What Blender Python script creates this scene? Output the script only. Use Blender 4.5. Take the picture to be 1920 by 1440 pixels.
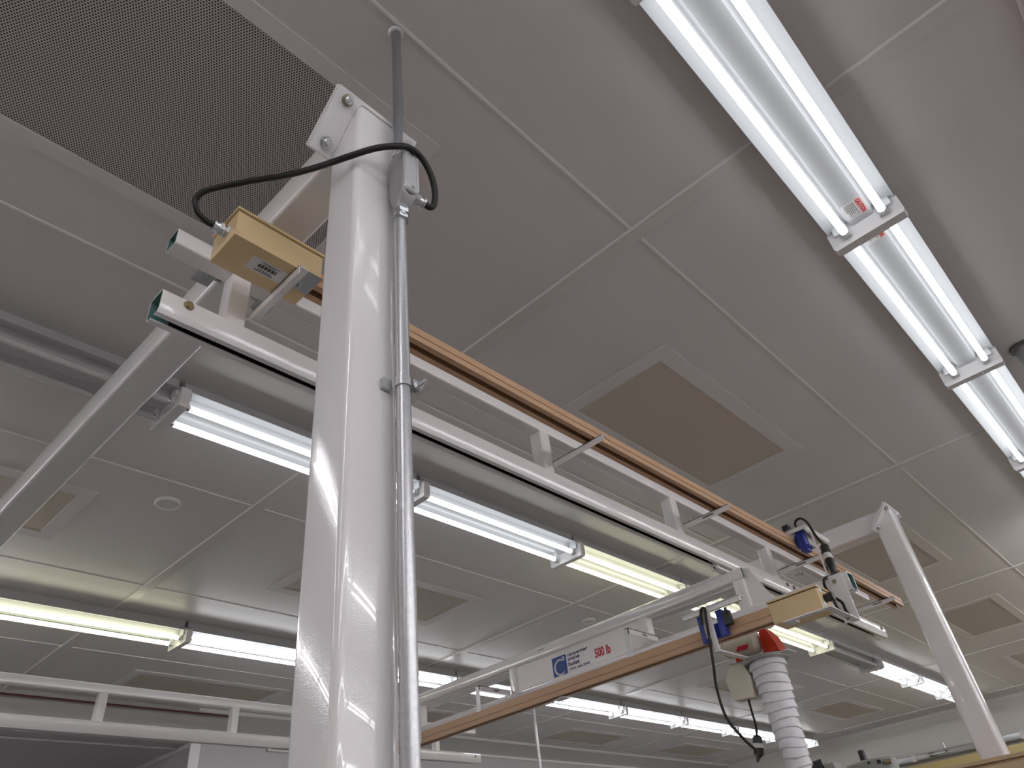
import bpy, bmesh, math, random
from mathutils import Matrix, Vector
random.seed(7)
for o in list(bpy.data.objects): bpy.data.objects.remove(o)
S = bpy.context.scene
C = S.collection
EYE = 1.5            # eye height; every z below is written as height above the eye and shifted by EYE when built
H = 1.9              # ceiling above the eye

# ---------------------------------------------------------------- camera, world, exposure
cam = bpy.data.objects.new('camera', bpy.data.cameras.new('camera'))
C.objects.link(cam)
right = Vector((0.68565569, -0.72012863, -0.10625927))
down = Vector((0.38132486, 0.47967729, -0.79025379))
fwd = Vector((0.62005453, 0.50132271, 0.60349641))
m = Matrix((right, -down, -fwd)).transposed().to_4x4()
m.translation = Vector((0, 0, EYE))
cam.matrix_world = m
cam.data.sensor_width = 36.0
cam.data.lens = 1347.24 / 1920 * 36
cam.data.clip_start = 0.02
S.camera = cam
W = bpy.data.worlds.new('world'); S.world = W; W.use_nodes = True
W.node_tree.nodes['Background'].inputs[0].default_value = (0.5, 0.52, 0.55, 1)
W.node_tree.nodes['Background'].inputs[1].default_value = 0.02
S.view_settings.view_transform = 'Standard'
S.view_settings.look = 'None'
S.view_settings.gamma = 1
S.view_settings.use_curve_mapping = False
S.view_settings.exposure = 0.38
TUBE_POWER = 3.4
S.cycles.use_denoising = True
S.cycles.max_bounces = 8
S.cycles.diffuse_bounces = 5
S.cycles.glossy_bounces = 4
S.cycles.sample_clamp_indirect = 6
S.cycles.caustics_reflective = False

# ---------------------------------------------------------------- materials
def mat(name, col, rough=0.5, metal=0.0, bump=0, bscale=200, var=0, vscale=4, coat=0, emit=None, spec=0.5):
    M = bpy.data.materials.new(name); M.use_nodes = True
    nt = M.node_tree; b = nt.nodes['Principled BSDF']
    b.inputs['Base Color'].default_value = (*col, 1)
    b.inputs['Roughness'].default_value = rough
    b.inputs['Metallic'].default_value = metal
    b.inputs['Specular IOR Level'].default_value = spec
    if coat:
        b.inputs['Coat Weight'].default_value = coat; b.inputs['Coat Roughness'].default_value = 0.02
    tc = nt.nodes.new('ShaderNodeTexCoord')
    if var:
        n = nt.nodes.new('ShaderNodeTexNoise'); n.inputs['Scale'].default_value = vscale; n.inputs['Detail'].default_value = 4
        nt.links.new(tc.outputs['Object'], n.inputs['Vector'])
        r = nt.nodes.new('ShaderNodeMix'); r.data_type = 'RGBA'
        r.inputs[6].default_value = (*[c * (1 - var) for c in col], 1)
        r.inputs[7].default_value = (*[min(1, c * (1 + var)) for c in col], 1)
        nt.links.new(n.outputs['Fac'], r.inputs[0]); nt.links.new(r.outputs[2], b.inputs['Base Color'])
    if bump:
        n = nt.nodes.new('ShaderNodeTexNoise'); n.inputs['Scale'].default_value = bscale; n.inputs['Detail'].default_value = 1
        nt.links.new(tc.outputs['Object'], n.inputs['Vector'])
        bp = nt.nodes.new('ShaderNodeBump'); bp.inputs['Strength'].default_value = bump; bp.inputs['Distance'].default_value = 0.001
        nt.links.new(n.outputs['Fac'], bp.inputs['Height'])
        nt.links.new(bp.outputs[0], b.inputs['Coat Normal' if coat and bump < 0 else 'Normal'])
    if emit:
        b.inputs['Emission Color'].default_value = (*emit[0], 1); b.inputs['Emission Strength'].default_value = emit[1]
    return M

WHITE = mat('white_enamel', (0.84, 0.815, 0.82), 0.10, bump=0.12, bscale=420, coat=0.5)
WHITE2 = mat('white_enamel_plain', (0.80, 0.78, 0.785), 0.22)
CEIL = mat('ceiling_panel', (0.70, 0.665, 0.655), 0.36, var=0.03, vscale=1.2, spec=0.9)
STRIP = mat('ceiling_strip', (0.70, 0.665, 0.645), 0.25, spec=0.6)
SEAM = mat('seam_bead', (0.88, 0.86, 0.84), 0.35)
TAUPE = mat('taupe_panel', (0.57, 0.50, 0.43), 0.6, var=0.05, vscale=30)
FRAME = mat('vent_frame', (0.74, 0.71, 0.70), 0.22, spec=0.6)
WALL = mat('wall_paint', (0.86, 0.84, 0.79), 0.5, var=0.03)
WALLD = mat('wall_grey', (0.50, 0.49, 0.50), 0.4)
FLOOR = mat('floor_vinyl', (0.30, 0.29, 0.285), 0.35, var=0.05)
BROWN = mat('brown_anodised', (0.56, 0.36, 0.22), 0.42, spec=0.4)
KHAKI = mat('khaki_paint', (0.70, 0.53, 0.29), 0.38, bump=0.1, bscale=400)
TEAL = mat('raw_tube_inside', (0.10, 0.22, 0.21), 0.5)
SHADOW = mat('slot_shade_and_gasket', (0.012, 0.011, 0.010), 0.7)  # gasket black; inside the tracks it stands in for shade
GALV = mat('galvanised_steel', (0.55, 0.56, 0.57), 0.33, metal=0.85, bump=0.15, bscale=300, var=0.22, vscale=160)
ZINC = mat('zinc_plate', (0.66, 0.68, 0.70), 0.24, metal=0.95)
DKSTEEL = mat('dark_steel', (0.22, 0.21, 0.20), 0.35, metal=0.9)
BRASS = mat('yellow_zinc', (0.42, 0.36, 0.24), 0.35, metal=0.9)
COVER = mat('stamped_cover', (0.70, 0.71, 0.72), 0.28, metal=0.45)
SIGN = mat('sign_panel_white', (0.90, 0.88, 0.885), 0.3)
CAST = mat('cast_aluminium', (0.36, 0.36, 0.37), 0.5, metal=0.5, bump=0.3, bscale=500)
RUBBER = mat('black_rubber', (0.014, 0.012, 0.011), 0.45, spec=0.35)
BLACK = mat('black_plastic', (0.02, 0.02, 0.021), 0.35)
GREYB = mat('grey_plastic', (0.42, 0.42, 0.41), 0.4)
BLUE = mat('blue_plastic', (0.022, 0.045, 0.30), 0.3)
BLUE2 = mat('decal_blue', (0.012, 0.06, 0.30), 0.35)
RED = mat('red_plastic', (0.62, 0.045, 0.015), 0.25)
REDINK = mat('red_ink', (0.55, 0.02, 0.04), 0.4)
INK = mat('navy_ink', (0.05, 0.06, 0.16), 0.4)
DKINK = mat('black_ink', (0.04, 0.035, 0.035), 0.5)
LABEL = mat('paper_label', (0.70, 0.68, 0.67), 0.4)
CREAM = mat('cream_plastic', (0.66, 0.62, 0.50), 0.35)
HOSE = mat('white_hose_fabric', (0.78, 0.77, 0.80), 0.4, var=0.12, vscale=22, bump=0.5, bscale=60)
TAN = mat('tan_laminate', (0.55, 0.40, 0.24), 0.4)
YEL = mat('yellow_paint', (0.62, 0.50, 0.22), 0.4)
MACH = mat('machine_grey', (0.30, 0.31, 0.29), 0.45)
PIPERED = mat('red_pipe', (0.30, 0.03, 0.05), 0.4)
PIPEDK = mat('dark_red_pipe', (0.14, 0.035, 0.04), 0.5)
CLEAR = mat('socket_plastic', (0.75, 0.76, 0.77), 0.15)
REFL = mat('fixture_enamel', (0.52, 0.525, 0.54), 0.3)
TUBEW = mat('lit_tube', (0.9, 0.9, 0.9), 0.3, emit=((0.93, 0.97, 1.0), TUBE_POWER * .85))
TUBEY = mat('lit_tube_warm', (0.9, 0.9, 0.8), 0.3, emit=((1.0, 1.0, 0.70), TUBE_POWER * 1.2))
TUBEW2 = mat('lit_tube_bright', (0.9, 0.9, 0.9), 0.3, emit=((0.95, 0.97, 1.0), TUBE_POWER * 1.8))
TUBEBOOST = mat('boosted_unseen_tube', (0.9, 0.9, 0.9), 0.3, emit=((0.985, 0.965, 1.0), TUBE_POWER * 5.0))  # only in unseen fixtures, brightness raised to fill the room with light
TUBEOFF = mat('unlit_tube', (0.62, 0.62, 0.62), 0.25)

def perforated():
    M = mat('perforated_sheet', (0.23, 0.195, 0.18), 0.45)
    nt = M.node_tree; b = nt.nodes['Principled BSDF']
    tc = nt.nodes.new('ShaderNodeTexCoord'); sp = nt.nodes.new('ShaderNodeSeparateXYZ')
    nt.links.new(tc.outputs['Object'], sp.inputs[0])
    def mth(op, a, bb=None):
        n = nt.nodes.new('ShaderNodeMath'); n.operation = op
        for i, v in enumerate((a, bb)):
            if v is None: continue
            if isinstance(v, (int, float)): n.inputs[i].default_value = v
            else: nt.links.new(v, n.inputs[i])
        return n.outputs[0]
    a = 0.0078
    u = mth('DIVIDE', sp.outputs[0], a); v = mth('DIVIDE', sp.outputs[1], a * 1.732)
    def dist(off):
        fu = mth('SUBTRACT', mth('FRACT', mth('ADD', u, off)), 0.5)
        fv = mth('MULTIPLY', mth('SUBTRACT', mth('FRACT', mth('ADD', v, off)), 0.5), 1.732)
        return mth('SQRT', mth('ADD', mth('MULTIPLY', fu, fu), mth('MULTIPLY', fv, fv)))
    d = mth('MINIMUM', dist(0.0), dist(0.5))
    hole = mth('LESS_THAN', d, 0.30)
    mx = nt.nodes.new('ShaderNodeMix'); mx.data_type = 'RGBA'
    mx.inputs[6].default_value = (0.60, 0.545, 0.525, 1); mx.inputs[7].default_value = (0.02, 0.018, 0.017, 1)
    nt.links.new(hole, mx.inputs[0]); nt.links.new(mx.outputs[2], b.inputs['Base Color'])
    return M
PERF = perforated()

# ---------------------------------------------------------------- mesh helpers
class MB:
    def __init__(s): s.bm = bmesh.new(); s.z0 = EYE
    def V(s, p): return s.bm.verts.new((p[0], p[1], p[2] + s.z0))
    def box(s, x0, x1, y0, y1, z0, z1, mi=0, bev=0):
        v = [s.V((x, y, z)) for x in (x0, x1) for y in (y0, y1) for z in (z0, z1)]
        fs = [s.bm.faces.new([v[i] for i in q]) for q in ((0,1,3,2),(4,6,7,5),(0,4,5,1),(2,3,7,6),(0,2,6,4),(1,5,7,3))]
        for f in fs: f.material_index = mi
        if bev:
            es = {e for f in fs for e in f.edges}
            r = bmesh.ops.bevel(s.bm, geom=list(es), offset=bev, segments=2, affect='EDGES', profile=0.6)
            for f in r['faces']: f.material_index = mi; f.smooth = True
        return s
    def loft(s, rings, mi=0, caps=(True, True), smooth=True, closed=True):
        R = [[s.V(p) for p in r] for r in rings]; n = len(R[0])
        for a, b in zip(R, R[1:]):
            for i in range(n if closed else n - 1):
                f = s.bm.faces.new((a[i], a[(i+1) % n], b[(i+1) % n], b[i]))
                f.material_index = mi if isinstance(mi, int) else mi[i]; f.smooth = smooth if isinstance(smooth, bool) else smooth[i]
        m0 = mi if isinstance(mi, int) else 0
        if caps[0]: f = s.bm.faces.new(list(reversed(R[0]))); f.material_index = m0
        if caps[1]: f = s.bm.faces.new(R[-1]); f.material_index = m0
        return s
    def cyl(s, p0, p1, r0, r1=None, n=16, mi=0, caps=(True, True)):
        r1 = r0 if r1 is None else r1
        p0 = Vector(p0); p1 = Vector(p1); d = (p1 - p0).normalized()
        a = d.orthogonal().normalized(); b = d.cross(a)
        ring = lambda p, r: [p + a * (r * math.cos(t)) + b * (r * math.sin(t)) for t in [2 * math.pi * i / n for i in range(n)]]
        return s.loft([ring(p0, r0), ring(p1, r1)], mi, caps, True)
    def tube(s, pts, r, n=12, mi=0, sub=6):
        P = [Vector(p) for p in pts]
        if sub and len(P) > 2:
            Q = []
            ext = [2 * P[0] - P[1]] + P + [2 * P[-1] - P[-2]]
            for i in range(1, len(ext) - 2):
                a, b, c, d = ext[i-1:i+3]
                for k in range(sub):
                    t = k / sub
                    Q.append(0.5 * ((2*b) + (c-a)*t + (2*a-5*b+4*c-d)*t*t + (-a+3*b-3*c+d)*t**3))
            Q.append(P[-1]); P = Q
        rings = []; nrm = None
        for i, p in enumerate(P):
            d = (P[min(i+1, len(P)-1)] - P[max(i-1, 0)]).normalized()
            nrm = d.orthogonal().normalized() if nrm is None else (nrm - d * nrm.dot(d)).normalized()
            b = d.cross(nrm)
            rings.append([p + nrm * (r * math.cos(t)) + b * (r * math.sin(t)) for t in [2*math.pi*k/n for k in range(n)]])
        return s.loft(rings, mi)
    def prism(s, prof, axis, a0, a1, mi=0, smooth=False):
        """prof: 2D outline; axis x: (y,z), y: (x,z), z: (x,y)"""
        def P(p, a): return (a, p[0], p[1]) if axis == 'x' else (p[0], a, p[1]) if axis == 'y' else (p[0], p[1], a)
        return s.loft([[P(p, a0) for p in prof], [P(p, a1) for p in prof]], mi, (True, True), smooth)
    def hollow(s, outer, inner, axis, a0, a1, mo=0, mn=1):
        """tube of any section, open at both ends, walls of real thickness"""
        def P(p, a): return (a, p[0], p[1]) if axis == 'x' else (p[0], a, p[1]) if axis == 'y' else (p[0], p[1], a)
        n = len(outer)
        O = [[s.V(P(p, a)) for p in outer] for a in (a0, a1)]; I = [[s.V(P(p, a)) for p in inner] for a in (a0, a1)]
        for i in range(n):
            j = (i + 1) % n
            for q, k in (((O[0][i], O[0][j], O[1][j], O[1][i]), mo), ((I[0][j], I[0][i], I[1][i], I[1][j]), mn),
                         ((O[0][j], O[0][i], I[0][i], I[0][j]), mo), ((O[1][i], O[1][j], I[1][j], I[1][i]), mo)):
                f = s.bm.faces.new(q); f.material_index = k
        return s
    def hexnut(s, p, d, r, h, mi=0):
        p = Vector(p); d = Vector(d).normalized(); return s.cyl(p, p + d * h, r, r * 0.96, 6, mi)
    def build(s, name, mats, parent=None, tags=None, weld=False):
        bmesh.ops.recalc_face_normals(s.bm, faces=s.bm.faces)
        me = bpy.data.meshes.new(name); s.bm.to_mesh(me); s.bm.free()
        for mm in (mats if isinstance(mats, (list, tuple)) else [mats]): me.materials.append(mm)
        try: me.set_sharp_from_angle(angle=math.radians(40))
        except Exception: pass
        o = bpy.data.objects.new(name, me); C.objects.link(o)
        if parent:
            o.parent = parent
            w = parent
            off = Vector((0, 0, 0))
            while w: off += w.location; w = w.parent
            o.location = -off if s.z0 else (0, 0, 0)
        if tags: tag(o, *tags)
        return o

def tag(o, label=None, cat=None, group=None, kind=None):
    if label: o['label'] = label
    if cat: o['category'] = cat
    if group: o['group'] = group
    if kind: o['kind'] = kind
    return o
def thing(name, label, cat, loc=(0, 0, 0), group=None, raw=False):
    o = bpy.data.objects.new(name, None); C.objects.link(o); o.empty_display_size = 0.05
    o.location = (loc[0], loc[1], loc[2] + EYE); return tag(o, label, cat, group)
def struct(o): o['kind'] = 'structure'; return o
def rrect(c0, c1, w, h, r, n=5):
    out = []
    for cx, cy, a0 in ((c0+w-r, c1+h-r, 0), (c0+r, c1+h-r, 90), (c0+r, c1+r, 180), (c0+w-r, c1+r, 270)):
        for i in range(n + 1):
            t = math.radians(a0 + 90 * i / n); out.append((cx + r*math.cos(t), cy + r*math.sin(t)))
    return out

def text_mesh(name, body, material, origin, ux, uy, width, height, parent, ext=0.0004, bold=0.034):
    """lettering fitted to width x height, its lower-left corner at origin"""
    cu = bpy.data.curves.new(name, 'FONT'); cu.body = body; cu.size = 1; cu.extrude = 0.0
    cu.resolution_u = 3; cu.offset = bold
    t = bpy.data.objects.new(name + '_tmp', cu); C.objects.link(t)
    dg = bpy.context.evaluated_depsgraph_get(); dg.update()
    me = bpy.data.meshes.new_from_object(t.evaluated_get(dg))
    bpy.data.objects.remove(t)
    xs = [v.co.x for v in me.vertices]; ys = [v.co.y for v in me.vertices]
    x0, x1, y0, y1 = min(xs), max(xs), min(ys), max(ys)
    ux = Vector(ux); uy = Vector(uy); nn = ux.cross(uy); O = Vector(origin) + Vector((0, 0, EYE)) + nn * ext
    for v in me.vertices:
        v.co = O + ux * ((v.co.x - x0) / (x1 - x0) * width) + uy * ((v.co.y - y0) / (y1 - y0) * height)
    me.materials.clear(); me.materials.append(material)
    o = bpy.data.objects.new(name, me); C.objects.link(o)
    if parent:
        o.parent = parent; off = Vector((0, 0, 0)); w = parent
        while w: off += w.location; w = w.parent
        o.location = -off
    return o

# ---------------------------------------------------------------- room shell
X0, X1, Y0, YL = -4.6, 12.75, -8.4, 6.70
XJ = 3.2                                   # where the lower alcove on the left wall ends
struct(MB().box(X0, X1 + .1, Y0, YL, H, H + .08).build('ceiling', CEIL))
struct(MB().box(X0, X1 + .1, Y0, 8.7, -1.56, -1.5).build('floor', FLOOR))
struct(MB().box(X1, X1 + .1, Y0, YL, -1.5, H).build('wall_far', WALL))
struct(MB().box(X0 - .1, X0, Y0, 8.7, -1.5, H).build('wall_near', WALL))
struct(MB().box(X0, X1, Y0 - .1, Y0, -1.5, H).build('wall_right', WALL))
w = MB(); w.box(XJ, X1 + .1, YL, YL + .1, -1.5, H); w.box(X0, XJ, YL, YL + .1, 1.62, H)
w.box(X0, XJ, YL + .1, 8.7, 1.62, 1.70); w.box(X0, XJ + .1, 8.6, 8.7, -1.5, 1.62); w.box(XJ, XJ + .1, YL + .1, 8.6, -1.5, 1.70)
struct(w.build('wall_left', WALLD))
tn = 0
def trim(x0, x1, y0, y1, z0, z1, mm):
    global tn
    tn += 1; return struct(MB().box(x0, x1, y0, y1, z0, z1).build('trim_%d' % tn, mm))
for k in range(-1, 5):                     # wide cover strips across the room
    x = 1.638 + 2.63 * k
    trim(x - .002, x + .060, Y0, YL, H - .005, H + .002, STRIP)
    trim(x - .006, x - .001, Y0, YL, H - .009, H + .002, SEAM)
for k in range(-7, 5):                     # fine panel joints along the room
    y = 0.700 + 1.225 * k
    trim(X0, X1, y - .004, y + .004, H - .004, H + .001, SEAM)
trim(X1 - .03, X1, Y0, YL, H - .05, H, SEAM)
trim(XJ, X1, YL - .03, YL, H - .03, H, SEAM)
trim(XJ, X1, YL - .02, YL, 1.700, 1.725, SEAM)
trim(XJ - .03, XJ + .06, YL - .02, YL, -1.5, 1.62, WHITE2)
trim(XJ - .03, XJ, YL, 8.6, 1.585, 1.62, WHITE2)
trim(X0, XJ, YL + .22, YL + .25, 1.605, 1.62, WALLD)

# ---------------------------------------------------------------- ceiling grilles and vents
def vent(cx, cy, label, face=TAUPE, hx=.60, hy=.24, fr=.075, name='ceiling_return_grille', cat='ceiling vent'):
    t = thing(name, label, cat, (cx, cy, H), 'flush ceiling grilles')
    b = MB()
    for a in ((cx-hx-fr, cx+hx+fr, cy-hy-fr, cy-hy), (cx-hx-fr, cx+hx+fr, cy+hy, cy+hy+fr), (cx-hx-fr, cx-hx, cy-hy, cy+hy), (cx+hx, cx+hx+fr, cy-hy, cy+hy)):
        b.box(a[0], a[1], a[2], a[3], H - .006, H + .002)
    b.build('frame', FRAME, t)
    MB().box(cx-hx, cx+hx, cy-hy, cy+hy, H - .0025, H + .003).build('grille_face', face, t)
    return t
VL = {(0, 0): 'taupe ceiling grille in a white frame above the brown rail of the near runway',
      (1, 0): 'taupe ceiling grille behind the top of the far white post',
      (2, 0): 'taupe ceiling grille just right of the far white post, its dark end joint showing',
      (3, 0): 'small dark ceiling grille at the right picture edge beside the far post',
      (-1, 1): 'brown ceiling grille partly hidden by the long beam at the left edge',
      (0, 1): 'taupe ceiling grille passing behind the near post, left of the long bridge beam',
      (1, 1): 'taupe ceiling grille hidden mostly behind the bridge truss and its decal',
      (2, 1): 'taupe ceiling grille behind the white ribbed hose',
      (3, 1): 'taupe ceiling grille below the far lights, right of the ribbed hose',
      (0, 2): 'dark taupe ceiling grille above the left runway, left of the near post',
      (1, 2): 'dark taupe ceiling grille seen through the bridge window beside the conduit',
      (2, 2): 'diamond-looking taupe ceiling grille below the bridge and the left light row',
      (3, 2): 'faint taupe ceiling grille at bottom edge, left of the pendant plug'}
for (i, j), lb in VL.items():
    hy = .235
    vent(2.94 + 2.62 * i, 1.288 + 2.44 * j + (.02 if j else 0), lb, hy=hy, fr=.075 if j == 0 else .07)
vent(.275, 1.285, 'large perforated supply grille in the upper left of the ceiling', PERF, .60, .335, .05, 'perforated_supply_grille', 'ceiling vent')

def disc(cx, cy, label, r=.062):
    b = MB(); n = 32
    ring = lambda rr, z: [(cx + rr*math.cos(2*math.pi*i/n), cy + rr*math.sin(2*math.pi*i/n), z) for i in range(n)]
    b.loft([ring(r, H + .001), ring(r, H - .012), ring(r*.93, H - .016), ring(r*.86, H - .010), ring(r*.3, H - .012)], 0, (True, True))
    tag(b.build('ceiling_disc', WHITE2), label, 'ceiling disc', 'round ceiling discs')
disc(1.285, 3.352, 'round white ceiling disc above the left end of the middle light row')
disc(4.68, 3.33, 'round white ceiling disc peeping out above the bridge beam', .055)

# ---------------------------------------------------------------- fluorescent fixtures
L = 1.24
def fixture(x, y, lit, label, group, sticker=()):
    t = thing('fluorescent_fixture', label, 'ceiling light', (x, y, H), group)
    prof = [(-.118, 1.822), (-.068, 1.842), (-.052, 1.842), (-.036, 1.806), (.036, 1.806), (.052, 1.842), (.068, 1.842), (.118, 1.822),
            (.118, 1.826), (.062, 1.85), (.062, H), (-.062, H), (-.062, 1.85), (-.118, 1.826)]
    MB().prism([(y + a, z) for a, z in prof], 'x', x + .012, x + L - .012).build('reflector', REFL, t)
    for xa in (x, x + L - .019):
        e = MB(); e.prism([(y-.123, 1.83), (y-.123, 1.758), (y-.117, 1.746), (y+.117, 1.746), (y+.123, 1.758), (y+.123, 1.83), (y+.062, 1.862), (y-.062, 1.862)], 'x', xa, xa + .019)
        e.build('end_plate', WHITE2, t)
    for s in (-1, 1):
        yy = y + s * .066; zt = 1.783
        tb = MB().cyl((x + .045, yy, zt), (x + L - .045, yy, zt), .0132, n=12).build('tube', lit or TUBEOFF, t)
        for xa in (x + .030, x + L - .052): MB().cyl((xa, yy, zt), (xa + .022, yy, zt), .0128, n=12).build('tube_cap', ZINC, tb)
        for xa in (x + .019, x + L - .033):
            MB().box(xa, xa + .014, yy - .016, yy + .016, zt - .012, 1.842, bev=.003).box(xa + .001, xa + .013, min(yy, yy + s*.034), max(yy, yy + s*.034), zt + .014, 1.838).build('lampholder', CLEAR, t)
    for sx in sticker:
        lbp = MB().box(x + sx, x + sx + .085, y - .034, y + .034, 1.8052, 1.8060).build('caution_sticker', LABEL, t)
        MB().box(x + sx + .001, x + sx + .084, y - .0335, y - .012, 1.8050, 1.8053).build('warning_band', mat('pale_red', (.75, .45, .42), .4), lbp)
        text_mesh('caution_lettering', 'CAUTION', REDINK, (x + sx + .005, y - .015, 1.8048), (1, 0, 0), (0, -1, 0), .074, .0155, lbp)
        ln = MB()
        for i in range(6): ln.box(x + sx + .008, x + sx + .076 - .016 * (i % 2) - .006 * (i % 3), y - .006 + .0058 * i, y - .0045 + .0058 * i, 1.8049, 1.8051)
        ln.build('fine_print', DKINK, lbp)
    return t
ordn = ['first', 'second', 'third', 'fourth', 'fifth', 'sixth', 'seventh', 'eighth', 'ninth', 'tenth', 'eleventh', 'twelfth']
def joint(k): return .885 + L * k
BEH = 'unseen twin-tube fluorescent fixture overhead, added to light the room'  # shared by the unseen fixtures, added for their light
for k in range(-3, 9):
    vis = {0: 'nearest bright twin-tube fixture of the right row, running off the top edge',
           1: 'bright twin-tube fixture of the right row between its two visible end-plate joints',
           2: 'bright twin-tube fixture of the right row leaving at the right edge'}.get(k)
    fixture(joint(k) + .035, .10, TUBEW if -2 < k < 4 else TUBEBOOST, vis or BEH, 'fluorescent fixtures of the right row' if vis else 'fluorescent fixtures outside the view', (L - .135,) if k == 0 else (.030,) if k == 1 else ())
for k in range(-1, 9):
    lit = [None, TUBEW, TUBEW, TUBEY, TUBEY, TUBEY, None, TUBEW2, TUBEW2, TUBEW2][k + 1]
    lb = ['unlit grey fixture at the left edge, ending beside the first lit middle tubes',
          'lit white fixture crossing behind the near post, just under the runway track',
          'lit white fixture right of the conduit, before the greenish-yellow one',
          'greenish-yellow lit fixture of the middle row, above the top edge of the bridge beam',
          'greenish-yellow lit fixture seen through the bridge window behind the blue trolley',
          'greenish-yellow lit fixture right of the red hoist, its end plate free',
          'unlit fixture of the middle row between the greenish and the far white ones',
          'first white lit fixture after the unlit gap, left of the far post',
          'far white lit fixture of the middle row disappearing behind the far post',
          'last fixture of the middle row, peeking out right of the far post'][k + 1]
    fixture(joint(k), 2.47, lit, lb, 'fluorescent fixtures of the middle row')
for k in range(-4, 9):
    lb = [None, None, None, None, 'cream-tinted lit fixture at the lower left edge, before the first joint plate',
          'white lit fixture of the left row between the joint plate and the near post',
          'white lit fixture of the left row ending right of the conduit',
          'white lit fixture of the left row seen through the bridge window',
          'first white fixture of the left row below the bridge rail',
          'second white fixture of the left row below the bridge rail',
          'third white fixture of the left row below the bridge rail, near the hanging cord',
          'fixture of the left row passing behind the ribbed hose',
          'last fixture of the left row, right of the ribbed hose'][k + 4]
    fixture(joint(k), 4.86, TUBEBOOST if k < 0 else TUBEY if k < 1 else TUBEW2, lb or BEH, 'fluorescent fixtures of the left row' if lb else 'fluorescent fixtures outside the view')
for k in (-4, -3, -2):
    fixture(joint(k), 2.47, TUBEBOOST, BEH, 'fluorescent fixtures outside the view')
for k in range(-3, 9, 1):  # rows out of view, put in to brighten the room
  for yy in (-2.27, -4.64, -7.0):
    fixture(joint(k), yy, TUBEBOOST, BEH, 'fluorescent fixtures outside the view')

# ---------------------------------------------------------------- gantry frames
def nut(b, p, d):
    p = Vector(p); d = Vector(d).normalized()
    b.cyl(p, p + d * .003, .0135, n=20, mi=1)
    b.hexnut(p + d * .003, d, .0115, .009)
    b.cyl(p + d * .012, p + d * .015, .0085, .006, n=16)
def frame(x, label, xp0, xp1):
    t = thing('gantry_frame', label, 'gantry frame', (x + .05, .795, -1.5), 'gantry frames')
    c = 2.2507                                   # mitre plane y + z = c
    pr = rrect(x, .747, .101, .101, .013, 5)
    MB().loft([[(a, b, -1.5) for a, b in pr], [(a, b, c - .0095 - b) for a, b in pr]]).build('post', WHITE, t)
    hr = rrect(x, 1.403, .101, .101, .012, 5)     # (x, z)
    MB().loft([[(a, c + .0095 - z, z) for a, z in hr], [(a, 5.25 + z*0, z) for a, z in hr]]).build('header_beam', WHITE, t)
    q = math.sqrt(.5)
    for s, dn in ((-1, 0), (1, 0.0)):
        def pl(u, v, w): return (u, .799 - v * q + w * q, c - .799 + v * q + w * q)   # v up along the mitre, w across it
        b = MB()
        w0, w1 = (-.0068, -.0003) if s < 0 else (.0003, .0068)
        dv = 0 if s < 0 else .004
        vs = [b.V(pl(u + (.003 if s > 0 else 0) * -1, v + dv * 0, w)) for u in (xp0, xp1) for v in (-.077, .077) for w in (w0, w1)]
        for qd in ((0,1,3,2),(4,6,7,5),(0,4,5,1),(2,3,7,6),(0,2,6,4),(1,5,7,3)): b.bm.faces.new([vs[i] for i in qd])
        bmesh.ops.bevel(b.bm, geom=b.bm.edges[:], offset=.0015, segments=2, affect='EDGES')
        b.build('mitre_plate', WHITE, t)
    for u in (xp0 + .030, xp1 - .016):
        for v in (-.050, .056):
            p = (u, .799 - v*q - .0068*q, c - .799 + v*q - .0068*q)
            b = MB(); nut(b, p, (0, -1, -1)); b.build('nut', [ZINC, BRASS if (v > 0 and u < x) else ZINC], t)
            p2 = (u, .799 - v*q + .0068*q, c - .799 + v*q + .0068*q)
            b = MB(); b.hexnut(p2, (0, 1, 1), .011, .008); b.build('bolt_head', ZINC, t)
    b = MB()                                      # weld bead around the post top
    ring = [(a, bb - .001, c - .0098 - bb) for a, bb in rrect(x - .002, .745, .105, .105, .014, 5)]
    b.tube(ring + [ring[0]], .0028, 6, sub=0); b.build('weld_bead', WHITE, t)
    return t
f1 = frame(.520, 'big white square post in the foreground with its long beam to the left', .465, .682)
f2 = frame(3.790, 'far white square post at the right with its beam crossing the runway', 3.73, 3.94)
for f, x in ((f1, .57), (f2, 3.84)):              # the opposite legs, hidden in the photo
    MB().box(x - .05, x + .05, 5.15, 5.25, -1.5, 1.403, bev=.01).build('far_leg', WHITE, f)

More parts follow.
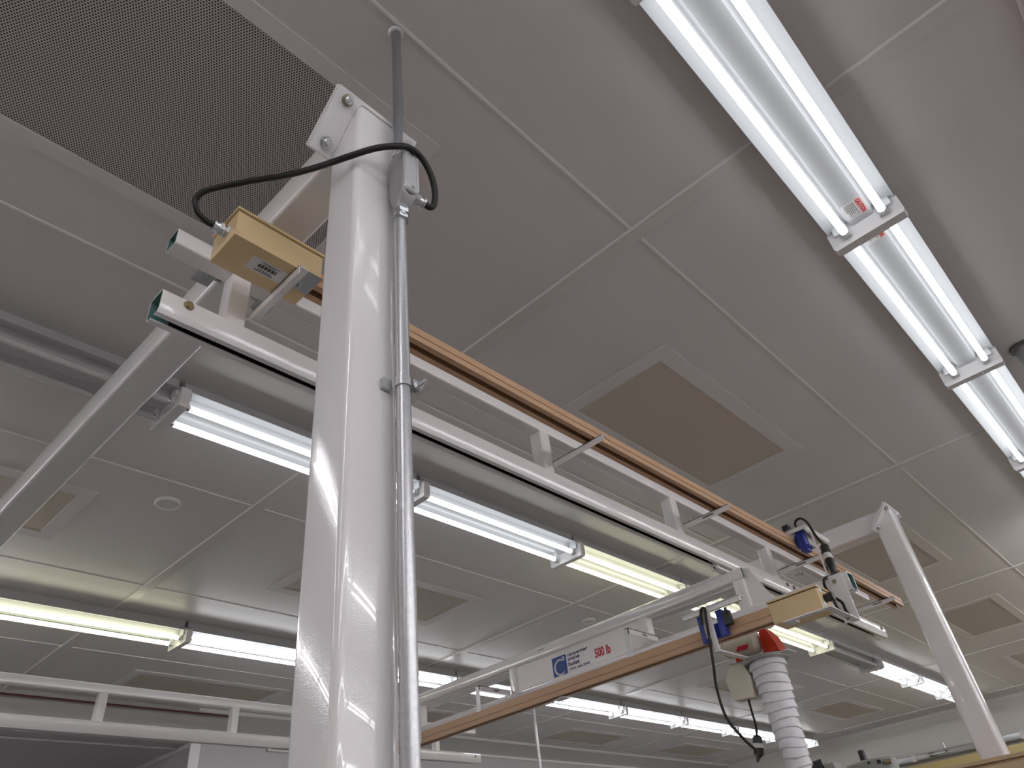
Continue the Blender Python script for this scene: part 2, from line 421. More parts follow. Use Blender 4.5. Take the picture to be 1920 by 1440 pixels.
# ---------------------------------------------------------------- runway trusses
def track_profile(y, z0, w=.062, h=.068, t=.004, sl=.018, ch=.008):
    a, b = y, y + w; m = (a + b) / 2; s = sl / 2
    out = [(m - s, z0), (a + ch, z0), (a, z0 + ch*1.3), (a, z0 + h - ch), (a + ch, z0 + h), (b - ch, z0 + h), (b, z0 + h - ch), (b, z0 + ch*1.3), (b - ch, z0), (m + s, z0)]
    inn = [(m + s, z0 + t), (b - ch, z0 + t), (b - t, z0 + ch*1.3 + t/2), (b - t, z0 + h - ch), (b - ch, z0 + h - t), (a + ch, z0 + h - t), (a + t, z0 + h - ch), (a + t, z0 + ch*1.3 + t/2), (a + ch, z0 + t), (m - s, z0 + t)]
    mi = [0]*9 + [0] + [1]*9 + [0]
    return out + inn, mi
def ctrack(b, prof, mi, axis, a0, a1):
    P = (lambda p, a: (a, p[0], p[1])) if axis == 'x' else (lambda p, a: (p[0], a, p[1]))
    n = len(prof); A = (a0, a0 + .045, a1 - .045, a1); R = [[b.V(P(p, a)) for p in prof] for a in A]
    for k in range(3):
        for i in range(n):
            j = (i + 1) % n; f = b.bm.faces.new((R[k][i], R[k][j], R[k+1][j], R[k+1][i])); f.material_index = (2 if k == 1 else 1) if mi[i] else 0  # inner walls black between the ends, shade painted in
    for r in (R[0], R[3]):                        # wall ends, quad by quad
        for i in range(n // 2 - 1):
            b.bm.faces.new((r[i], r[i+1], r[n-2-i], r[n-1-i]))
    return b
def sq(y, z, w, t=0): return rrect(y + t, z + t, w - 2*t, w - 2*t, max(.006 - t, .0025), 3)

def runway(y, verts, label, brackets, group='runway trusses'):
    t = thing('runway_truss', label, 'crane runway', (.373, y, 1.132), group)
    MB().hollow(sq(y + .005, 1.352, .050), sq(y + .005, 1.352, .050, .003), 'x', .373, 4.655).build('top_chord', [WHITE, TEAL], t)
    pr, mi = track_profile(y, 1.132)
    ctrack(MB(), pr, mi, 'x', .373, 4.690).build('track', [WHITE, TEAL, SHADOW], t)
    for x in verts:
        b = MB(); b.loft([[(p, q, 1.198) for p, q in rrect(x, y + .006, .050, .050, .006, 3)], [(p, q, 1.354) for p, q in rrect(x, y + .006, .050, .050, .006, 3)]])
        b.build('upright', WHITE, t)
    for x in (.432, 4.632):
        b = MB(); b.cyl((x, y - .003, 1.178), (x, y + .001, 1.178), .0115, n=24).hexnut((x, y - .002, 1.178), (0, -1, 0), .0088, .006).cyl((x, y, 1.178), (x, y + .06, 1.178), .0045, n=10)
        b.build('stop_bolt', BRASS, t)
    for x in brackets:
        b = MB(); b.box(x, x + .0025, y - .205, y + .006, 1.219, 1.243); b.box(x, x + .026, y - .205, y + .006, 1.2405, 1.243)
        br = b.build('rail_bracket', WHITE, t)
        if x > 2: MB().box(x - .0004, x + .001, y - .135, y - .085, 1.227, 1.235).build('slot', DKSTEEL, br)
    return t
r1 = runway(1.236, (.520, 1.652, 2.462, 3.312, 4.285), 'long white slotted-track truss nearest the viewer, running diagonally past the post', (.575, 1.700, 2.512, 3.362, 4.335))
r2 = runway(4.650, (.71, 1.625, 2.455, 3.30, 4.20), 'white runway truss low on the left, parallel to the near one', ())

def clamp_set(x, y, name_lb, part):
    """hanger clamps between a header beam and a runway chord"""
    t = part
    MB().box(x - .03, x + .125, y - .020, y + .110, 1.4025, 1.4035).build('clamp_plate', WHITE2, t)
    for xx in (x - .055, x + .108):
        b = MB(); b.box(xx, xx + .045, y + .062, y + .125, 1.385, 1.3895, bev=.001); b.cyl((xx + .022, y + .09, 1.389), (xx + .022, y + .09, 1.41), .005, n=10)
        b.hexnut((xx + .022, y + .09, 1.385), (0, 0, -1), .009, .008); b.build('hanger_clamp', ZINC, t)
clamp_set(.520, 1.236, '', r1); clamp_set(3.79, 1.236, '', r1); clamp_set(.520, 4.650, '', r2); clamp_set(3.79, 4.650, '', r2)
s = MB().box(.497, .575, 1.296, 1.345, 1.4016, 1.4026).build('inventory_sticker', LABEL, r1)
b = MB()
for i in range(14): b.box(.520, .533, 1.300 + .0028*i, 1.3012 + .0028*i + (.0006 if i % 3 else 0), 1.4011, 1.4016)
b.box(.545, .548, 1.303, 1.333, 1.4011, 1.4016); b.box(.507, .509, 1.303, 1.320, 1.4011, 1.4016); b.build('barcode', DKINK, s)

# ---------------------------------------------------------------- brown festoon rails
def rail(axis, a0, a1, c0, z0, w, h, label):
    """c0: low coordinate across; the groove and fluted face look to the low side"""
    pr = [(0, 0), (0, .016), (.004, .017), (.004, .022), (0, .023), (0, h), (w, h), (w, .023), (w - .004, .022), (w - .004, .017), (w, .016), (w, 0),
          (w/2 + .009, 0), (w/2 + .009, .003), (w - .003, .003), (w - .003, h - .003), (.003, h - .003), (.003, .003), (w/2 - .009, .003), (w/2 - .009, 0)]
    pts = [(c0 + a, z0 + b) for a, b in pr]
    P = (lambda p, a: (a, p[0], p[1])) if axis == 'x' else (lambda p, a: (p[0], a, p[1]))
    b = MB(); n = len(pts); R = [[b.V(P(p, a)) for p in pts] for a in (a0, a1)]
    for i in range(n):
        j = (i + 1) % n; b.bm.faces.new((R[0][i], R[0][j], R[1][j], R[1][i]))
    for r in R:
        f = b.bm.faces.new(r)
    bmesh.ops.triangulate(b.bm, faces=[f for f in b.bm.faces if len(f.verts) > 4])
    return tag(b.build('festoon_rail', BROWN), label, 'conductor rail', 'brown festoon rails')
rail('x', .640, 4.600, 1.061, 1.2455, .052, .045, 'long brown rail resting on brackets along the near white runway')
rail('y', 1.040, 4.30, 2.600, .795, .052, .053, 'brown rail hanging along the near side of the 500 lb bridge')

# ---------------------------------------------------------------- khaki boxes
def kbox(x0, x1, y0, y1, z0, z1, label, lidover=.004):
    t = thing('junction_box', label, 'junction box', ((x0+x1)/2, (y0+y1)/2, z0), 'khaki junction boxes')
    MB().box(x0, x1, y0, y1, z0, z1 - .010, bev=.0015).build('body', KHAKI, t)
    MB().box(x0 + .002, x1 - .002, y0 + .002, y1 - .002, z1 - .0105, z1 - .007).build('gasket', SHADOW, t)
    MB().box(x0 - lidover, x1 + lidover, y0 - lidover, y1 + lidover, z1 - .007, z1, bev=.001).build('lid', KHAKI, t)
    return t
def gland(b, p, d, r):
    p = Vector(p); d = Vector(d).normalized()
    b.hexnut(p, d, r*1.25, .006); b.cyl(p + d*.006, p + d*.012, r*.95, n=20); b.hexnut(p + d*.011, d, r*1.2, .009)
    b.cyl(p + d*.020, p + d*.030, r*1.05, r*.9, n=20); b.cyl(p + d*.0295, p + d*.033, r*1.15, n=20)
k1 = kbox(.424, .640, 1.043, 1.150, 1.2455, 1.332, 'khaki box at the near end of the brown rail, fed by the thick black cable')
b = MB(); gland(b, (.424, 1.088, 1.289), (-1, 0, 0), .0135); b.build('cable_gland', ZINC, k1)
b = MB()
for xx, yy in ((.430, 1.0425), (.632, 1.0425)):
    b.cyl((xx, yy, 1.256), (xx, yy - .0015, 1.256), .003, n=10)
b.build('rivet', KHAKI, k1)
s = MB().box(.486, .573, 1.072, 1.113, 1.2449, 1.2456).build('inventory_sticker', LABEL, k1)
b = MB()
for i in range(26):
    if i % 5 != 3: b.box(.508 + .0017*i, .5092 + .0017*i, 1.084, 1.095, 1.2444, 1.2449)
b.box(.512, .545, 1.0995, 1.101, 1.2444, 1.2449); b.box(.505, .550, 1.1045, 1.1065, 1.2444, 1.2449); b.box(.510, .556, 1.076, 1.0772, 1.2444, 1.2449); b.box(.515, .545, 1.0800, 1.0812, 1.2444, 1.2449)
b.build('barcode', DKINK, s)
b = MB().box(.590, .640, 1.035, 1.10, 1.2432, 1.2450); b.cyl((.612, 1.085, 1.2432), (.612, 1.085, 1.232), .0045, n=10).hexnut((.612, 1.085, 1.2432), (0, 0, -1), .008, .006)
b.build('mounting_tab', ZINC, k1)
k2 = kbox(2.600, 2.706, .850, 1.040, .781, .866, 'khaki box at the right end of the bridge rail, under the runway')
b = MB(); gland(b, (2.652, .850, .825), (0, -1, 0), .013); b.build('cable_gland', BLACK, k2)
b = MB(); 
for zz in (.800, .850): b.prism([(2.612, zz - .008), (2.612, zz + .010), (2.645, zz + .010), (2.640, zz - .008)], 'y', .848, .8495)
b.build('bright_sticker', LABEL, k2)

# ---------------------------------------------------------------- conduit run on the post
t = thing('steel_conduit', 'galvanised pipe running up the post to the ceiling through a cast fitting', 'conduit', (.612, .724, -1.5))
cy_ = .724
MB().tube([(.613, cy_, -1.5), (.612, cy_, 1.150)], .0125, 20, sub=0).build('lower_pipe', GALV, t)
MB().tube([(.609, cy_, 1.350), (.608, cy_ - .001, 1.42), (.608, cy_ - .004, 1.50), (.609, cy_ - .004, 1.56), (.610, cy_, 1.9)], .0118, 20).build('upper_pipe', mat('dull_conduit', (.40, .41, .44), .33, metal=.85), t)
b = MB(); b.cyl((.610, cy_, 1.899), (.610, cy_, 1.893), .021, .017, n=24); b.build('ceiling_flange', WHITE2, t)
body = MB()
def oct_ring(z, w, d, cx=.611, cy=.721): return [(cx + w*math.cos(a)*(1 if abs(math.cos(a)) > .5 else 1), cy + d*math.sin(a), z) for a in [2*math.pi*i/20 for i in range(20)]]
def se(z, w, d, p=3.2, cx=.612, cy=.7185):
    out = []
    for i in range(28):
        a = 2*math.pi*i/28; c_, s_ = math.cos(a), math.sin(a)
        out.append((cx + w*abs(c_)**(2/p)*(1 if c_ >= 0 else -1), cy + d*abs(s_)**(2/p)*(1 if s_ >= 0 else -1), z))
    return out
body.loft([se(1.170, .0145, .0145, 2), se(1.184, .0155, .015, 2.2, cy=.7215), se(1.196, .019, .021, 3.5, cy=.716), se(1.206, .0205, .0245, 6, cy=.7125), se(1.326, .0205, .0245, 6, cy=.7125), se(1.334, .019, .021, 4, cy=.715), se(1.341, .015, .015, 2.2, cy=.7185), se(1.346, .0145, .0145, 2)])
lb = body.build('conduit_body', CAST, t)
cov = MB()
def stad(x, e, r=.0155, h=.048, zc=1.268): return [(x, .7185 + r*math.cos(a) , zc + (h if math.sin(a) >= 0 else -h) + r*math.sin(a)) for a in [2*math.pi*i/24 for i in range(24)]]
def stady(y, r, h=.046, zc=1.266, cx=.612): return [(cx + r*math.cos(a), y, zc + (h if math.sin(a) >= 0 else -h) + r*math.sin(a)) for a in [2*math.pi*i/24 for i in range(24)]]
cov.loft([stady(.6885, .0195), stady(.6845, .0195), stady(.682, .0175), stady(.682, .0125), stady(.6835, .0115)])
cov.build('cover_plate', COVER, lb)
b = MB(); b.cyl((.612, .684, 1.212), (.612, .680, 1.212), .0038, n=12).cyl((.612, .684, 1.320), (.612, .680, 1.320), .0038, n=12); b.build('cover_screw', ZINC, lb)
b = MB(); b.hexnut((.612, cy_-.003, 1.170), (0, 0, -1), .0185, .010).cyl((.612, cy_-.003, 1.160), (.612, cy_-.003, 1.152), .0155, n=20).hexnut((.612, cy_-.002, 1.153), (0, 0, -1), .0175, .008); b.build('compression_nut', ZINC, t)
b = MB(); b.hexnut((.611, .7185, 1.344), (0, 0, 1), .0175, .010).cyl((.611, .7185, 1.353), (.611, .720, 1.360), .0155, n=20); b.build('compression_nut', ZINC, t)
b = MB(); gland(b, (.630, .712, 1.226), (1, -.25, -.10), .0115); b.build('cable_gland', ZINC, t)
b = MB()                                        # minerallac strap holding the pipe to the post
zc_ = .735
b.box(.583, .600, .738, .747, zc_ - .010, zc_ + .010); 
arc = [(.612 + .0145*math.cos(a), cy_ + .0145*math.sin(a)) for a in [math.radians(v) for v in range(-200, 21, 20)]]
arc2 = [(.612 + .0128*math.cos(a), cy_ + .0128*math.sin(a)) for a in [math.radians(v) for v in range(20, -201, -20)]]
b.loft([[(x, y, zc_ - .009) for x, y in arc + arc2], [(x, y, zc_ + .009) for x, y in arc + arc2]])
b.box(.624, .640, .713, .716, zc_ - .010, zc_ + .010); b.box(.624, .640, .719, .722, zc_ - .010, zc_ + .010)
st = b.build('pipe_strap', GALV, t)
b = MB(); b.cyl((.632, .690, zc_ - .004), (.632, .726, zc_ - .004), .0036, n=12).hexnut((.632, .711, zc_ - .004), (0, -1, 0), .0085, .006); b.build('strap_bolt', ZINC, st)
cab = MB().tube([(.659, .7045, 1.2225), (.674, .699, 1.217), (.680, .693, 1.230), (.677, .686, 1.262), (.661, .679, 1.297), (.634, .676, 1.326), (.602, .676, 1.330), (.574, .684, 1.318), (.537, .708, 1.300), (.500, .750, 1.280),
                 (.480, .82, 1.302), (.453, .9, 1.330), (.417, .97, 1.350), (.376, 1.03, 1.352), (.351, 1.06, 1.343), (.342, 1.080, 1.325), (.352, 1.087, 1.302), (.375, 1.089, 1.290), (.392, 1.088, 1.289)], .0068, 14)
cb = cab.build('power_cable', RUBBER); tag(cb, 'thick black cable looping from the conduit fitting to the khaki box', 'cable')
b = MB()
ringp = [(.611 + .0205*math.cos(a)*1.0 + .004, .7065 + .029*math.sin(a), 1.337 + .006*math.cos(a)) for a in [2*math.pi*i/20 for i in range(21)]]
b.tube(ringp, .0016, 6, sub=0); b.box(.632, .641, .6935, .6965, 1.339, 1.346)
tag(b.build('cable_tie', WHITE2), 'white zip tie binding the black cable to the conduit', 'cable tie')

# ---------------------------------------------------------------- bridge
XB = 2.81
bt = thing('crane_bridge', 'white bridge truss marked 500 lb hanging across below the two runways', 'crane bridge', (XB + .03, 2.7, .877))
MB().hollow(sq(XB + .004, 1.061, .050), sq(XB + .004, 1.061, .050, .003), 'y', 1.19, 4.53).build('top_chord', [WHITE, TEAL], bt)
pr, mi = track_profile(XB, .877)
ctrack(MB(), pr, mi, 'y', .790, 4.56).build('track', [WHITE, TEAL, SHADOW], bt)
for y in (1.195, 1.690, 2.500, 3.235, 3.95):
    b = MB(); pp = rrect(XB + .006, y, .050, .050, .006, 3)
    b.loft([[(p, q, .943) for p, q in pp], [(p, q, 1.063) for p, q in pp]]); b.build('upright', WHITE, bt)
b = MB(); b.prism([(1.195, .943), (1.10, .943), (1.145, 1.05), (1.165, 1.10), (1.195, 1.110)], 'x', XB + .026, XB + .034); b.build('gusset', WHITE, bt)
pan = MB().box(XB + .014, XB + .018, 1.74, 2.50, .944, 1.062).build('sign_panel', SIGN, bt)
for y in (1.655, 2.553):
    b = MB(); b.box(2.597, XB + .01, y, y + .003, .938, .962); b.box(2.597, XB + .01, y, y + .022, .959, .962)
    b.box(2.597, 2.600, y, y + .024, .845, .962)
    br = b.build('rail_hanger', WHITE2, bt)
    MB().box(2.70, 2.735, y - .0006, y + .0005, .946, .954).build('slot', DKSTEEL, br)
# end trucks riding in the runway tracks
for y in (1.267, 4.681):
    b = MB()
    for xx in (2.76, 2.92):
        b.box(xx - .02, xx + .02, y - .005, y + .005, 1.112, 1.17); b.cyl((xx, y - .022, 1.160), (xx, y + .022, 1.160), .017, n=16)
    b.box(2.74, 2.94, y - .016, y + .016, 1.111, 1.124, bev=.002); b.build('end_truck', WHITE2, bt)
b = MB()
b.cyl((XB - .004, .842, .920), (XB + .002, .842, .920), .0115, n=20).hexnut((XB - .003, .842, .920), (-1, 0, 0), .0085, .006); b.build('stop_bolt', BRASS, bt)
b = MB(); b.box(3.39, 3.395, 1.2, 1.2, 1.17, 1.17) if False else None
# decal
XP = XB + .0138
logo = MB().box(XP - .0004, XP, 2.178, 2.267, .945, 1.036).build('logo_square', BLUE2, bt)
hook = []
for i in range(25):
    a = math.radians(55 + 255 * i / 24); r = .034
    hook.append((2.2200 - r*math.cos(a)*.98, .985 + r*math.sin(a)*1.0, .0028 + .0022*math.sin(math.pi*i/24)))
b = MB()
c0 = [(XP - .0006, y - 0, z) for y, z, r in hook]
L_, R_ = [], []
for i, (y, z, r) in enumerate(hook):
    y2, z2 = hook[min(i+1, 24)][:2]; y1, z1 = hook[max(i-1, 0)][:2]; dx, dz = y2 - y1, z2 - z1; l = math.hypot(dx, dz)
    L_.append((y - dz/l*r, z + dx/l*r)); R_.append((y + dz/l*r, z - dx/l*r))
rings = [[(XP - .0008, L_[i][0], L_[i][1]), (XP - .0008, R_[i][0], R_[i][1]), (XP - .0004, R_[i][0], R_[i][1]), (XP - .0004, L_[i][0], L_[i][1])] for i in range(25)]
b.loft(rings)
n = 16; ye, ze = 2.1960, 1.0195
ro = [[(xx, ye + rr*math.cos(2*math.pi*i/n), ze + rr*math.sin(2*math.pi*i/n)) for i in range(n)] for xx, rr in ((XP - .0004, .0095), (XP - .0009, .0095), (XP - .0009, .0042), (XP - .0004, .0042))]
b.loft(ro, caps=(False, False)); b.build('hook_emblem', LABEL, logo)
for body_, z, wd, hh in (('carpenter', 1.0150, .126, .0185), ('crane', .9985, .072, .0125), ('hoist', .9735, .068, .0185), ('(707) 562-3543', .9500, .126, .0150)):
    text_mesh('decal_lettering', body_, INK, (XP - .0002, 2.168, z), (0, -1, 0), (0, 0, 1), wd, hh, bt)
text_mesh('capacity_lettering', '500 lb', REDINK, (XP - .0002, 2.006, .9660), (0, -1, 0), (0, 0, 1), .092, .043, bt)
MB().box(XB + .0035, XB + .0045, 2.30, 2.34, 1.094, 1.0975).build('slot', DKSTEEL, bt)

# runway end stops, splice bolts near the khaki box
b = MB()
for xx in (3.40, 3.47): b.cyl((xx, 1.230, 1.176), (xx, 1.238, 1.176), .009, n=14)
b.build('splice_bolt', DKSTEEL, r1)

# L-shaped support arm under the khaki box of the bridge
b = MB(); b.box(XB - .006, XB - .001, .806, .862, .765, .945, bev=.0008)
b.box(2.545, XB - .001, .806, .834, .762, .766); b.box(2.545, 2.572, .834, .985, .762, .766)
b.box(2.572, 2.61, .95, .98, .762, .7655); b.box(2.602, 2.61, .95, .98, .7655, .7805)
sa = b.build('support_arm', WHITE, bt)
MB().cyl((2.74, .824, .762), (2.74, .824, .757), .007, n=12).build('arm_bolt', DKSTEEL, sa)

# ---------------------------------------------------------------- festoon trolleys, cords and plugs
t = thing('festoon_trolley', 'blue trolley with white tow plate on the rail beside the far post', 'cable trolley', (3.3, 1.05, 1.21), 'blue cable trolleys')
b = MB(); b.box(3.17, 3.45, .990, 1.075, 1.322, 1.3265, bev=.001); b.box(3.17, 3.45, .987, .991, 1.300, 1.3265); b.box(3.17, 3.174, .99, 1.075, 1.305, 1.325); b.build('tow_plate', WHITE2, t)
b = MB(); b.box(3.185, 3.235, 1.012, 1.045, 1.215, 1.322, bev=.003); b.cyl((3.20, 1.012, 1.235), (3.20, 1.004, 1.235), .009, n=14).cyl((3.225, 1.012, 1.235), (3.225, 1.004, 1.235), .009, n=14); b.build('body', BLUE, t)
b = MB(); b.box(3.24, 3.33, 1.018, 1.04, 1.262, 1.322, bev=.002); b.build('motor_block', GREYB, t)
b = MB(); b.box(3.16, 3.20, 1.055, 1.085, 1.3266, 1.350, bev=.003); b.build('cable_clip', BLACK, t)
b = MB(); b.box(3.20, 3.212, 1.045, 1.059, 1.24, 1.30); b.build('contact_arm', BLUE, t)
def plug(pts, label, group='inline power plugs'):
    t = thing('inline_plug', label, 'power plug', pts[1], group)
    P = [Vector(p) for p in pts]; a, c = P[0], P[2]; f = lambda s: a.lerp(c, s)
    b = MB(); b.cyl(f(0), f(.12), .009, .017, 18).cyl(f(.12), f(.42), .019, .020, 18); b.build('plug_body', BLACK, t)
    b = MB(); b.cyl(f(.42), f(.62), .0185, .0185, 18); b.build('clear_collar', LABEL, t)
    b = MB(); b.cyl(f(.62), f(.88), .020, .018, 18).cyl(f(.88), f(1), .017, .009, 18); b.build('socket_body', BLACK, t)
plug([(3.10, .916, 1.180), (3.05, .904, 1.097), (3.00, .891, 1.022)], 'black inline plug with pale band hanging below the trolley by the far post')
c1 = MB().tube([(3.25, 1.035, 1.326), (3.25, 1.050, 1.368), (3.25, 1.035, 1.388), (3.25, 1.012, 1.386), (3.2, .977, 1.336), (3.15, .955, 1.278), (3.12, .935, 1.215), (3.1, .916, 1.178)], .0055, 10).build('trolley_cord', RUBBER)
tag(c1, 'black cord arching from the tow plate down to the plug by the far post', 'cord')
c2 = MB().tube([(3.0, .891, 1.024), (2.9, .872, .975), (2.795, .868, .940), (2.76, .868, .905), (2.755, .860, .871), (2.76, .850, .851), (2.765, .832, .827), (2.765, .830, .800), (2.765, .824, .774)], .0055, 10)
c2.tube([(2.757, .858, .866), (2.735, .848, .835), (2.72, .843, .812), (2.735, .840, .795), (2.765, .824, .780)], .0050, 10).tube([(2.757, .858, .866), (2.70, .835, .845), (2.655, .828, .826), (2.652, .818, .825)], .005, 10)
tag(c2.build('bridge_cord', RUBBER), 'black cord looping from the upper plug around the bridge end plate', 'cord')
tag(MB().tube([(3.15, .9855, 1.301), (3.14, .972, 1.27), (3.12, .955, 1.235), (2.96, .905, .995), (2.88, .880, .945)], .0035, 8).build('tow_rod', WHITE2), 'thin white rod slanting down beside the upper inline plug', 'rod')

t = thing('festoon_trolley', 'blue trolley with white arms clamped on the bridge rail above the red hoist', 'cable trolley', (2.58, 1.27, .78), 'blue cable trolleys')
b = MB(); b.box(2.560, 2.572, 1.12, 1.375, .893, .915, bev=.001); b.box(2.560, 2.598, 1.12, 1.375, .912, .916); b.build('cross_bar', WHITE2, t)
b = MB(); b.box(2.572, 2.5985, 1.293, 1.322, .790, .893, bev=.003); b.box(2.572, 2.5985, 1.213, 1.240, .795, .893, bev=.003); b.box(2.580, 2.5985, 1.240, 1.293, .795, .850, bev=.002)
for yy in (1.307, 1.227):
    for zz in (.800, .880): b.cyl((2.572, yy, zz), (2.567, yy, zz), .006, n=12)
b.build('body', BLUE, t)
b = MB(); b.box(2.566, 2.590, 1.182, 1.212, .826, .880, bev=.004).cyl((2.578, 1.197, .88), (2.578, 1.197, .893), .006, n=10); b.build('switch', BLACK, t)
b = MB(); b.box(2.556, 2.562, 1.277, 1.292, .800, .905); b.build('cord_clip', GREYB, t)
b = MB(); b.box(2.553, 2.5595, 1.252, 1.274, .748, .905, bev=.001)
b.prism([(2.553, 1.252), (2.553, 1.274), (2.565, 1.276), (2.85, 1.262), (2.85, 1.240), (2.565, 1.252)], 'z', .743, .749); b.build('drop_arm', WHITE2, t)
cc = MB().tube([(2.545, 1.290, .850), (2.545, 1.285, .890), (2.545, 1.275, .908), (2.542, 1.262, .900), (2.54, 1.266, .860), (2.54, 1.275, .789), (2.54, 1.286, .704), (2.55, 1.303, .624), (2.55, 1.296, .522), (2.56, 1.258, .445), (2.60, 1.245, .408), (2.70, 1.295, .402), (2.80, 1.345, .405), (2.84, 1.354, .421)], .0052, 10).build('hanging_cord', RUBBER)
tag(cc, 'long black cord sagging from the bridge trolley to the lower plug', 'cord')
plug([(2.84, 1.354, .421), (2.84, 1.348, .456), (2.84, 1.339, .495)], 'black inline plug with pale band hanging low beside the ribbed hose')
tag(MB().tube([(2.84, 1.339, .494), (2.84, 1.332, .528), (2.84, 1.332, .575), (2.84, 1.331, .622)], .0045, 8).build('control_cord', RUBBER), 'short black cord from the beige control box down to its plug', 'cord')

# ---------------------------------------------------------------- vacuum hoist
t = thing('vacuum_hoist', 'red and cream hoist with a long white ribbed hose hanging under the bridge', 'hoist', (2.84, 1.225, .37))
b = MB(); b.box(2.82, 2.862, 1.20, 1.30, .855, .874, bev=.002); b.box(2.836, 2.846, 1.22, 1.28, .84, .90)
for yy in (1.225, 1.275): b.cyl((2.822, yy, .905), (2.860, yy, .905), .014, n=14)
b.build('trolley', WHITE2, t)
b = MB(); b.cyl((2.808, 1.345, .812), (2.812, 1.220, .800), .038, .038, 24).cyl((2.812, 1.220, .800), (2.812, 1.204, .799), .038, .027, 24).cyl((2.808, 1.357, .8125), (2.808, 1.345, .812), .028, .038, 24)
b.build('motor_housing', CREAM, t)
bb = MB(); bb.prism([(1.236, .796), (1.280, .798), (1.290, .782), (1.246, .780)], 'x', 2.7665, 2.775); bb.build('motor_badge', REDINK, t)
b = MB(); b.prism([(1.197, .742), (1.190, .848), (1.176, .850), (1.150, .815), (1.128, .742)], 'x', 2.80, 2.88); 
b.prism([(1.172, .748), (1.168, .835), (1.160, .835), (1.134, .775), (1.130, .748)], 'x', 2.792, 2.80)
b.build('red_cover', RED, t); b = MB(); b.prism([(1.318, .748), (1.316, .812), (1.292, .800), (1.285, .760), (1.285, .748)], 'x', 2.80, 2.88); b.build('red_end_cover', RED, t)
b = MB(); b.box(2.815, 2.877, 1.197, 1.288, .742, .775, bev=.003); b.box(2.803, 2.877, 1.100, 1.30, .7426, .745); b.build('base_casting', WHITE2, t)
b = MB(); b.cyl((2.84, 1.214, .7425), (2.84, 1.214, .738), .094, n=40).cyl((2.84, 1.214, .738), (2.84, 1.214, .733), .090, n=40); b.build('flange', GREYB, t)
b = MB(); n = 40; rings = []
NR = 62; z_ = .733
for i in range(NR + 1):
    for sfrac, rr in ((0, .99), (.40, 1.05), (.80, 1.09), (.86, .97)):
        q = (i + sfrac) / (NR + 1); z = .733 - q * 2.0
        r = (.067 - .024 * min(1, q / .175)) * rr
        wob = .0035 * math.sin(i * 1.1)
        rings.append([(2.84 + wob + r*(1 + .035*math.sin(3*a + i*1.7))*math.cos(a), 1.214 + wob*.8 + r*(1 + .035*math.sin(4*a + i*2.3))*math.sin(a), z + .004*math.sin(2*a + i)) for a in [2*math.pi*k/n for k in range(n)]])
b.loft(rings); b.build('ribbed_hose', HOSE, t)
b = MB(); b.prism([(1.350, .752), (1.297, .745), (1.278, .690), (1.284, .616), (1.372, .622), (1.384, .700)], 'x', 2.80, 2.865)
bo = b.build('control_box', CREAM, t)
MB().prism([(1.352, .756), (1.292, .748), (1.292, .744), (1.350, .750)], 'x', 2.796, 2.869).build('box_rim', GREYB, bo)
b = MB(); b.box(2.835, 2.845, 1.285, 1.345, .745, .752); b.build('box_hanger', GREYB, t)

# small cable hangers on the bridge rail
for yy, lb in ((2.07, 'small white hanger clip under the brown bridge rail, right of the decal'), (3.10, 'small white clip at the left end of the brown bridge rail')):
    tt = thing('rail_clip', lb, 'rail clip', (2.626, yy, .775), 'rail clips on the bridge')
    b = MB(); b.box(2.605, 2.647, yy - .02, yy + .045, .784, .787, bev=.0008); b.box(2.615, 2.637, yy + .0, yy + .02, .787, .7949); b.build('plate', WHITE2, tt)
    b = MB(); b.cyl((2.626, yy + .01, .784), (2.626, yy + .01, .774), .006, n=12); b.build('screw', ZINC, tt)
tt = thing('rail_joiner', 'white joiner sleeve wrapping the brown bridge rail near the conduit', 'rail clip', (2.59, 3.00, .80))
b = MB(); b.box(2.592, 2.5995, 2.98, 3.035, .796, .862, bev=.001); b.build('sleeve', WHITE2, tt)
MB().box(2.5905, 2.592, 2.995, 3.02, .815, .828).build('window', DKSTEEL, tt)

# ---------------------------------------------------------------- other services
tag(MB().cyl((6.37, 5.46, -1.5), (6.37, 5.46, 1.899), .017, n=16).build('white_pole', WHITE2), 'slim white pole standing under the ceiling below the bridge rail', 'pole')
t = thing('ceiling_drop_pipe', 'round steel pipe dropping from the ceiling at the right edge', 'pipe', (3.63, -.118, H))
MB().cyl((3.63, -.118, .3145), (3.63, -.118, 1.899), .043, n=28).build('pipe', GALV, t)
MB().cyl((3.63, -.118, 1.899), (3.63, -.118, 1.889), .058, n=28).build('shadow_ring', DKSTEEL, t)  # dark ring modelled in place of the shadow around the pipe top
def pipe(p0, p1, r, label, mm=PIPERED):
    tag(MB().cyl(p0, p1, r, n=14).build('sprinkler_pipe', mm), label, 'pipe', 'red sprinkler pipes')
pipe((X0 + .01, -.545, 1.85), (5.2, -.545, 1.85), .018, 'red pipe just inside the upper right corner of the picture')
pipe((.2, 6.64, 1.845), (3.5, 6.64, 1.845), .008, 'thin dark red pipe along the left wall seen between the runway rails', PIPEDK)

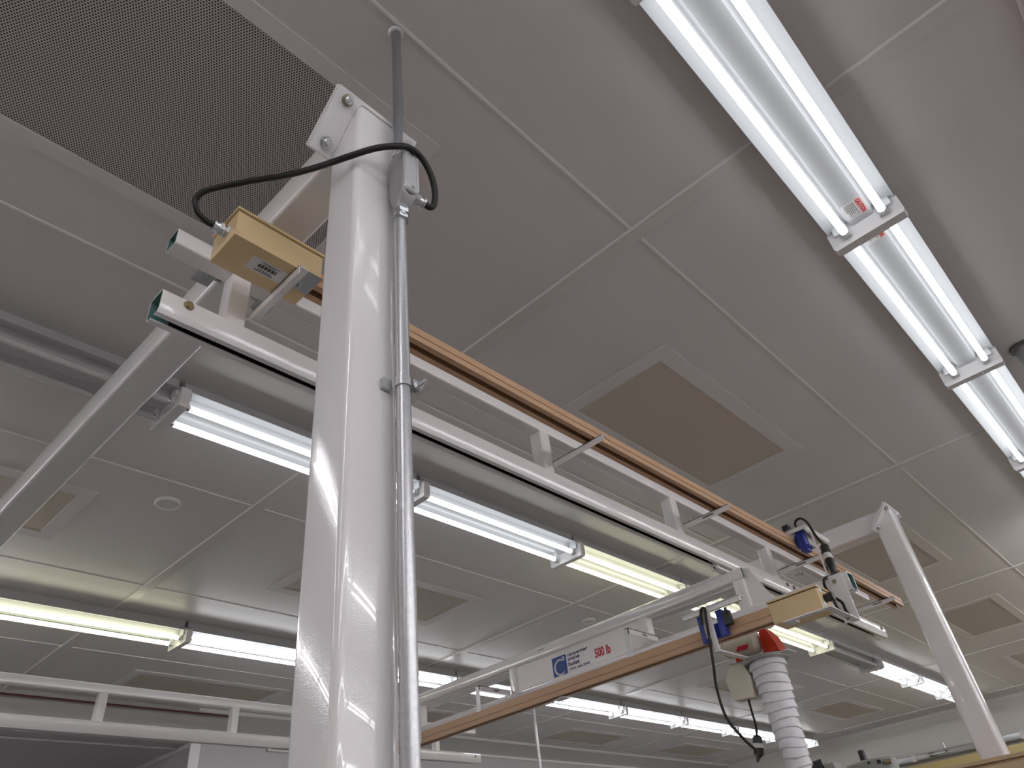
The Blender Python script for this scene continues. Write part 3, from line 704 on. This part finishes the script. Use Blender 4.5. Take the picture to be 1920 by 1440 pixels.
# far wall rail and yellow cabinet run
t = thing('wall_duct', 'galvanised duct running along the far wall at the lower right', 'duct', (12.6, 3.0, 1.37))
MB().box(12.60, 12.748, .5, 4.25, 1.345, 1.425, bev=.01).build('duct_run', GALV, t)
b = MB()
for yy in (2.15, 3.62): b.box(12.590, 12.600, yy, yy + .06, 1.335, 1.435)
b.build('duct_bracket', WHITE2, t)
b = MB(); b.cyl((12.55, 3.35, 1.38), (12.55, 3.42, 1.38), .03, n=14).cyl((12.55, 3.15, 1.40), (12.55, 3.19, 1.40), .022, n=14).cyl((12.55, 3.17, 1.40), (12.55, 3.17, 1.49), .006, n=8); b.box(12.55, 12.6, 3.15, 3.42, 1.37, 1.385); b.build('valve', ZINC, t)
tag(MB().box(12.3, 12.745, .6, 3.95, -1.5, 1.265, bev=.01).build('yellow_cabinet', YEL), 'yellow cabinet against the far wall under the duct', 'cabinet')
t = thing('tan_cabinet', 'tan laminate cabinet top at the lower right corner, before the far post', 'cabinet', (3.5, .4, -1.5))
MB().box(3.30, 3.72, -.15, .93, -1.5, .300, bev=.002).build('carcass', TAN, t)
MB().box(3.285, 3.735, -.165, .945, .300, .3135, bev=.002).build('top', TAN, t)
for y0 in (-.145, .395): 
    d = MB().box(3.283, 3.2995, y0, y0 + .53, -1.45, .290, bev=.002).build('door', TAN, t)
    MB().box(3.265, 3.283, y0 + (.48 if y0 < 0 else .03), y0 + (.495 if y0 < 0 else .045), -.45, -.25, bev=.003).build('handle', ZINC, d)

# machine heads at the bottom edge
t = thing('machine_head', 'grey rounded machine head with a black knob on top, bottom right', 'machine', (5.05, 1.73, -1.5))
b = MB(); n = 28
ring = lambda rx, ry, z: [(5.08 + rx*math.cos(2*math.pi*i/n), 1.725 + ry*math.sin(2*math.pi*i/n), z) for i in range(n)]
b.loft([ring(.10, .15, .50), ring(.105, .155, .565), ring(.10, .148, .585), ring(.085, .12, .595), ring(.05, .06, .600)]); b.build('housing', MACH, t)
MB().cyl((5.05, 1.745, .598), (5.05, 1.745, .655), .022, .021, 20).build('knob', BLACK, t)
MB().box(5.03, 5.14, 1.67, 1.78, -1.5, .50, bev=.01).build('column', MACH, t)
MB().cyl((4.985, 1.70, .575), (4.975, 1.70, .575), .008, n=12).cyl((4.985, 1.64, .57), (4.975, 1.64, .57), .011, n=12).build('button', BLACK, t)
MB().cyl((5.0, 1.615, .565), (5.0, 1.575, .560), .014, n=12).build('side_knob', BRASS, t)
t = thing('camera_head', 'small grey and black machine head at the bottom edge beside the hose', 'machine', (5.05, 2.0, -1.5))
MB().box(5.00, 5.12, 1.915, 1.985, .50, .625, bev=.015).build('housing', MACH, t)
b = MB(); b.box(5.00, 5.08, 1.985, 2.07, .52, .648, bev=.012).cyl((5.02, 1.99, .648), (5.02, 2.075, .640), .010, n=12); b.build('motor', BLACK, t)
MB().box(5.03, 5.10, 1.93, 2.0, -1.5, .50, bev=.01).build('column', MACH, t)
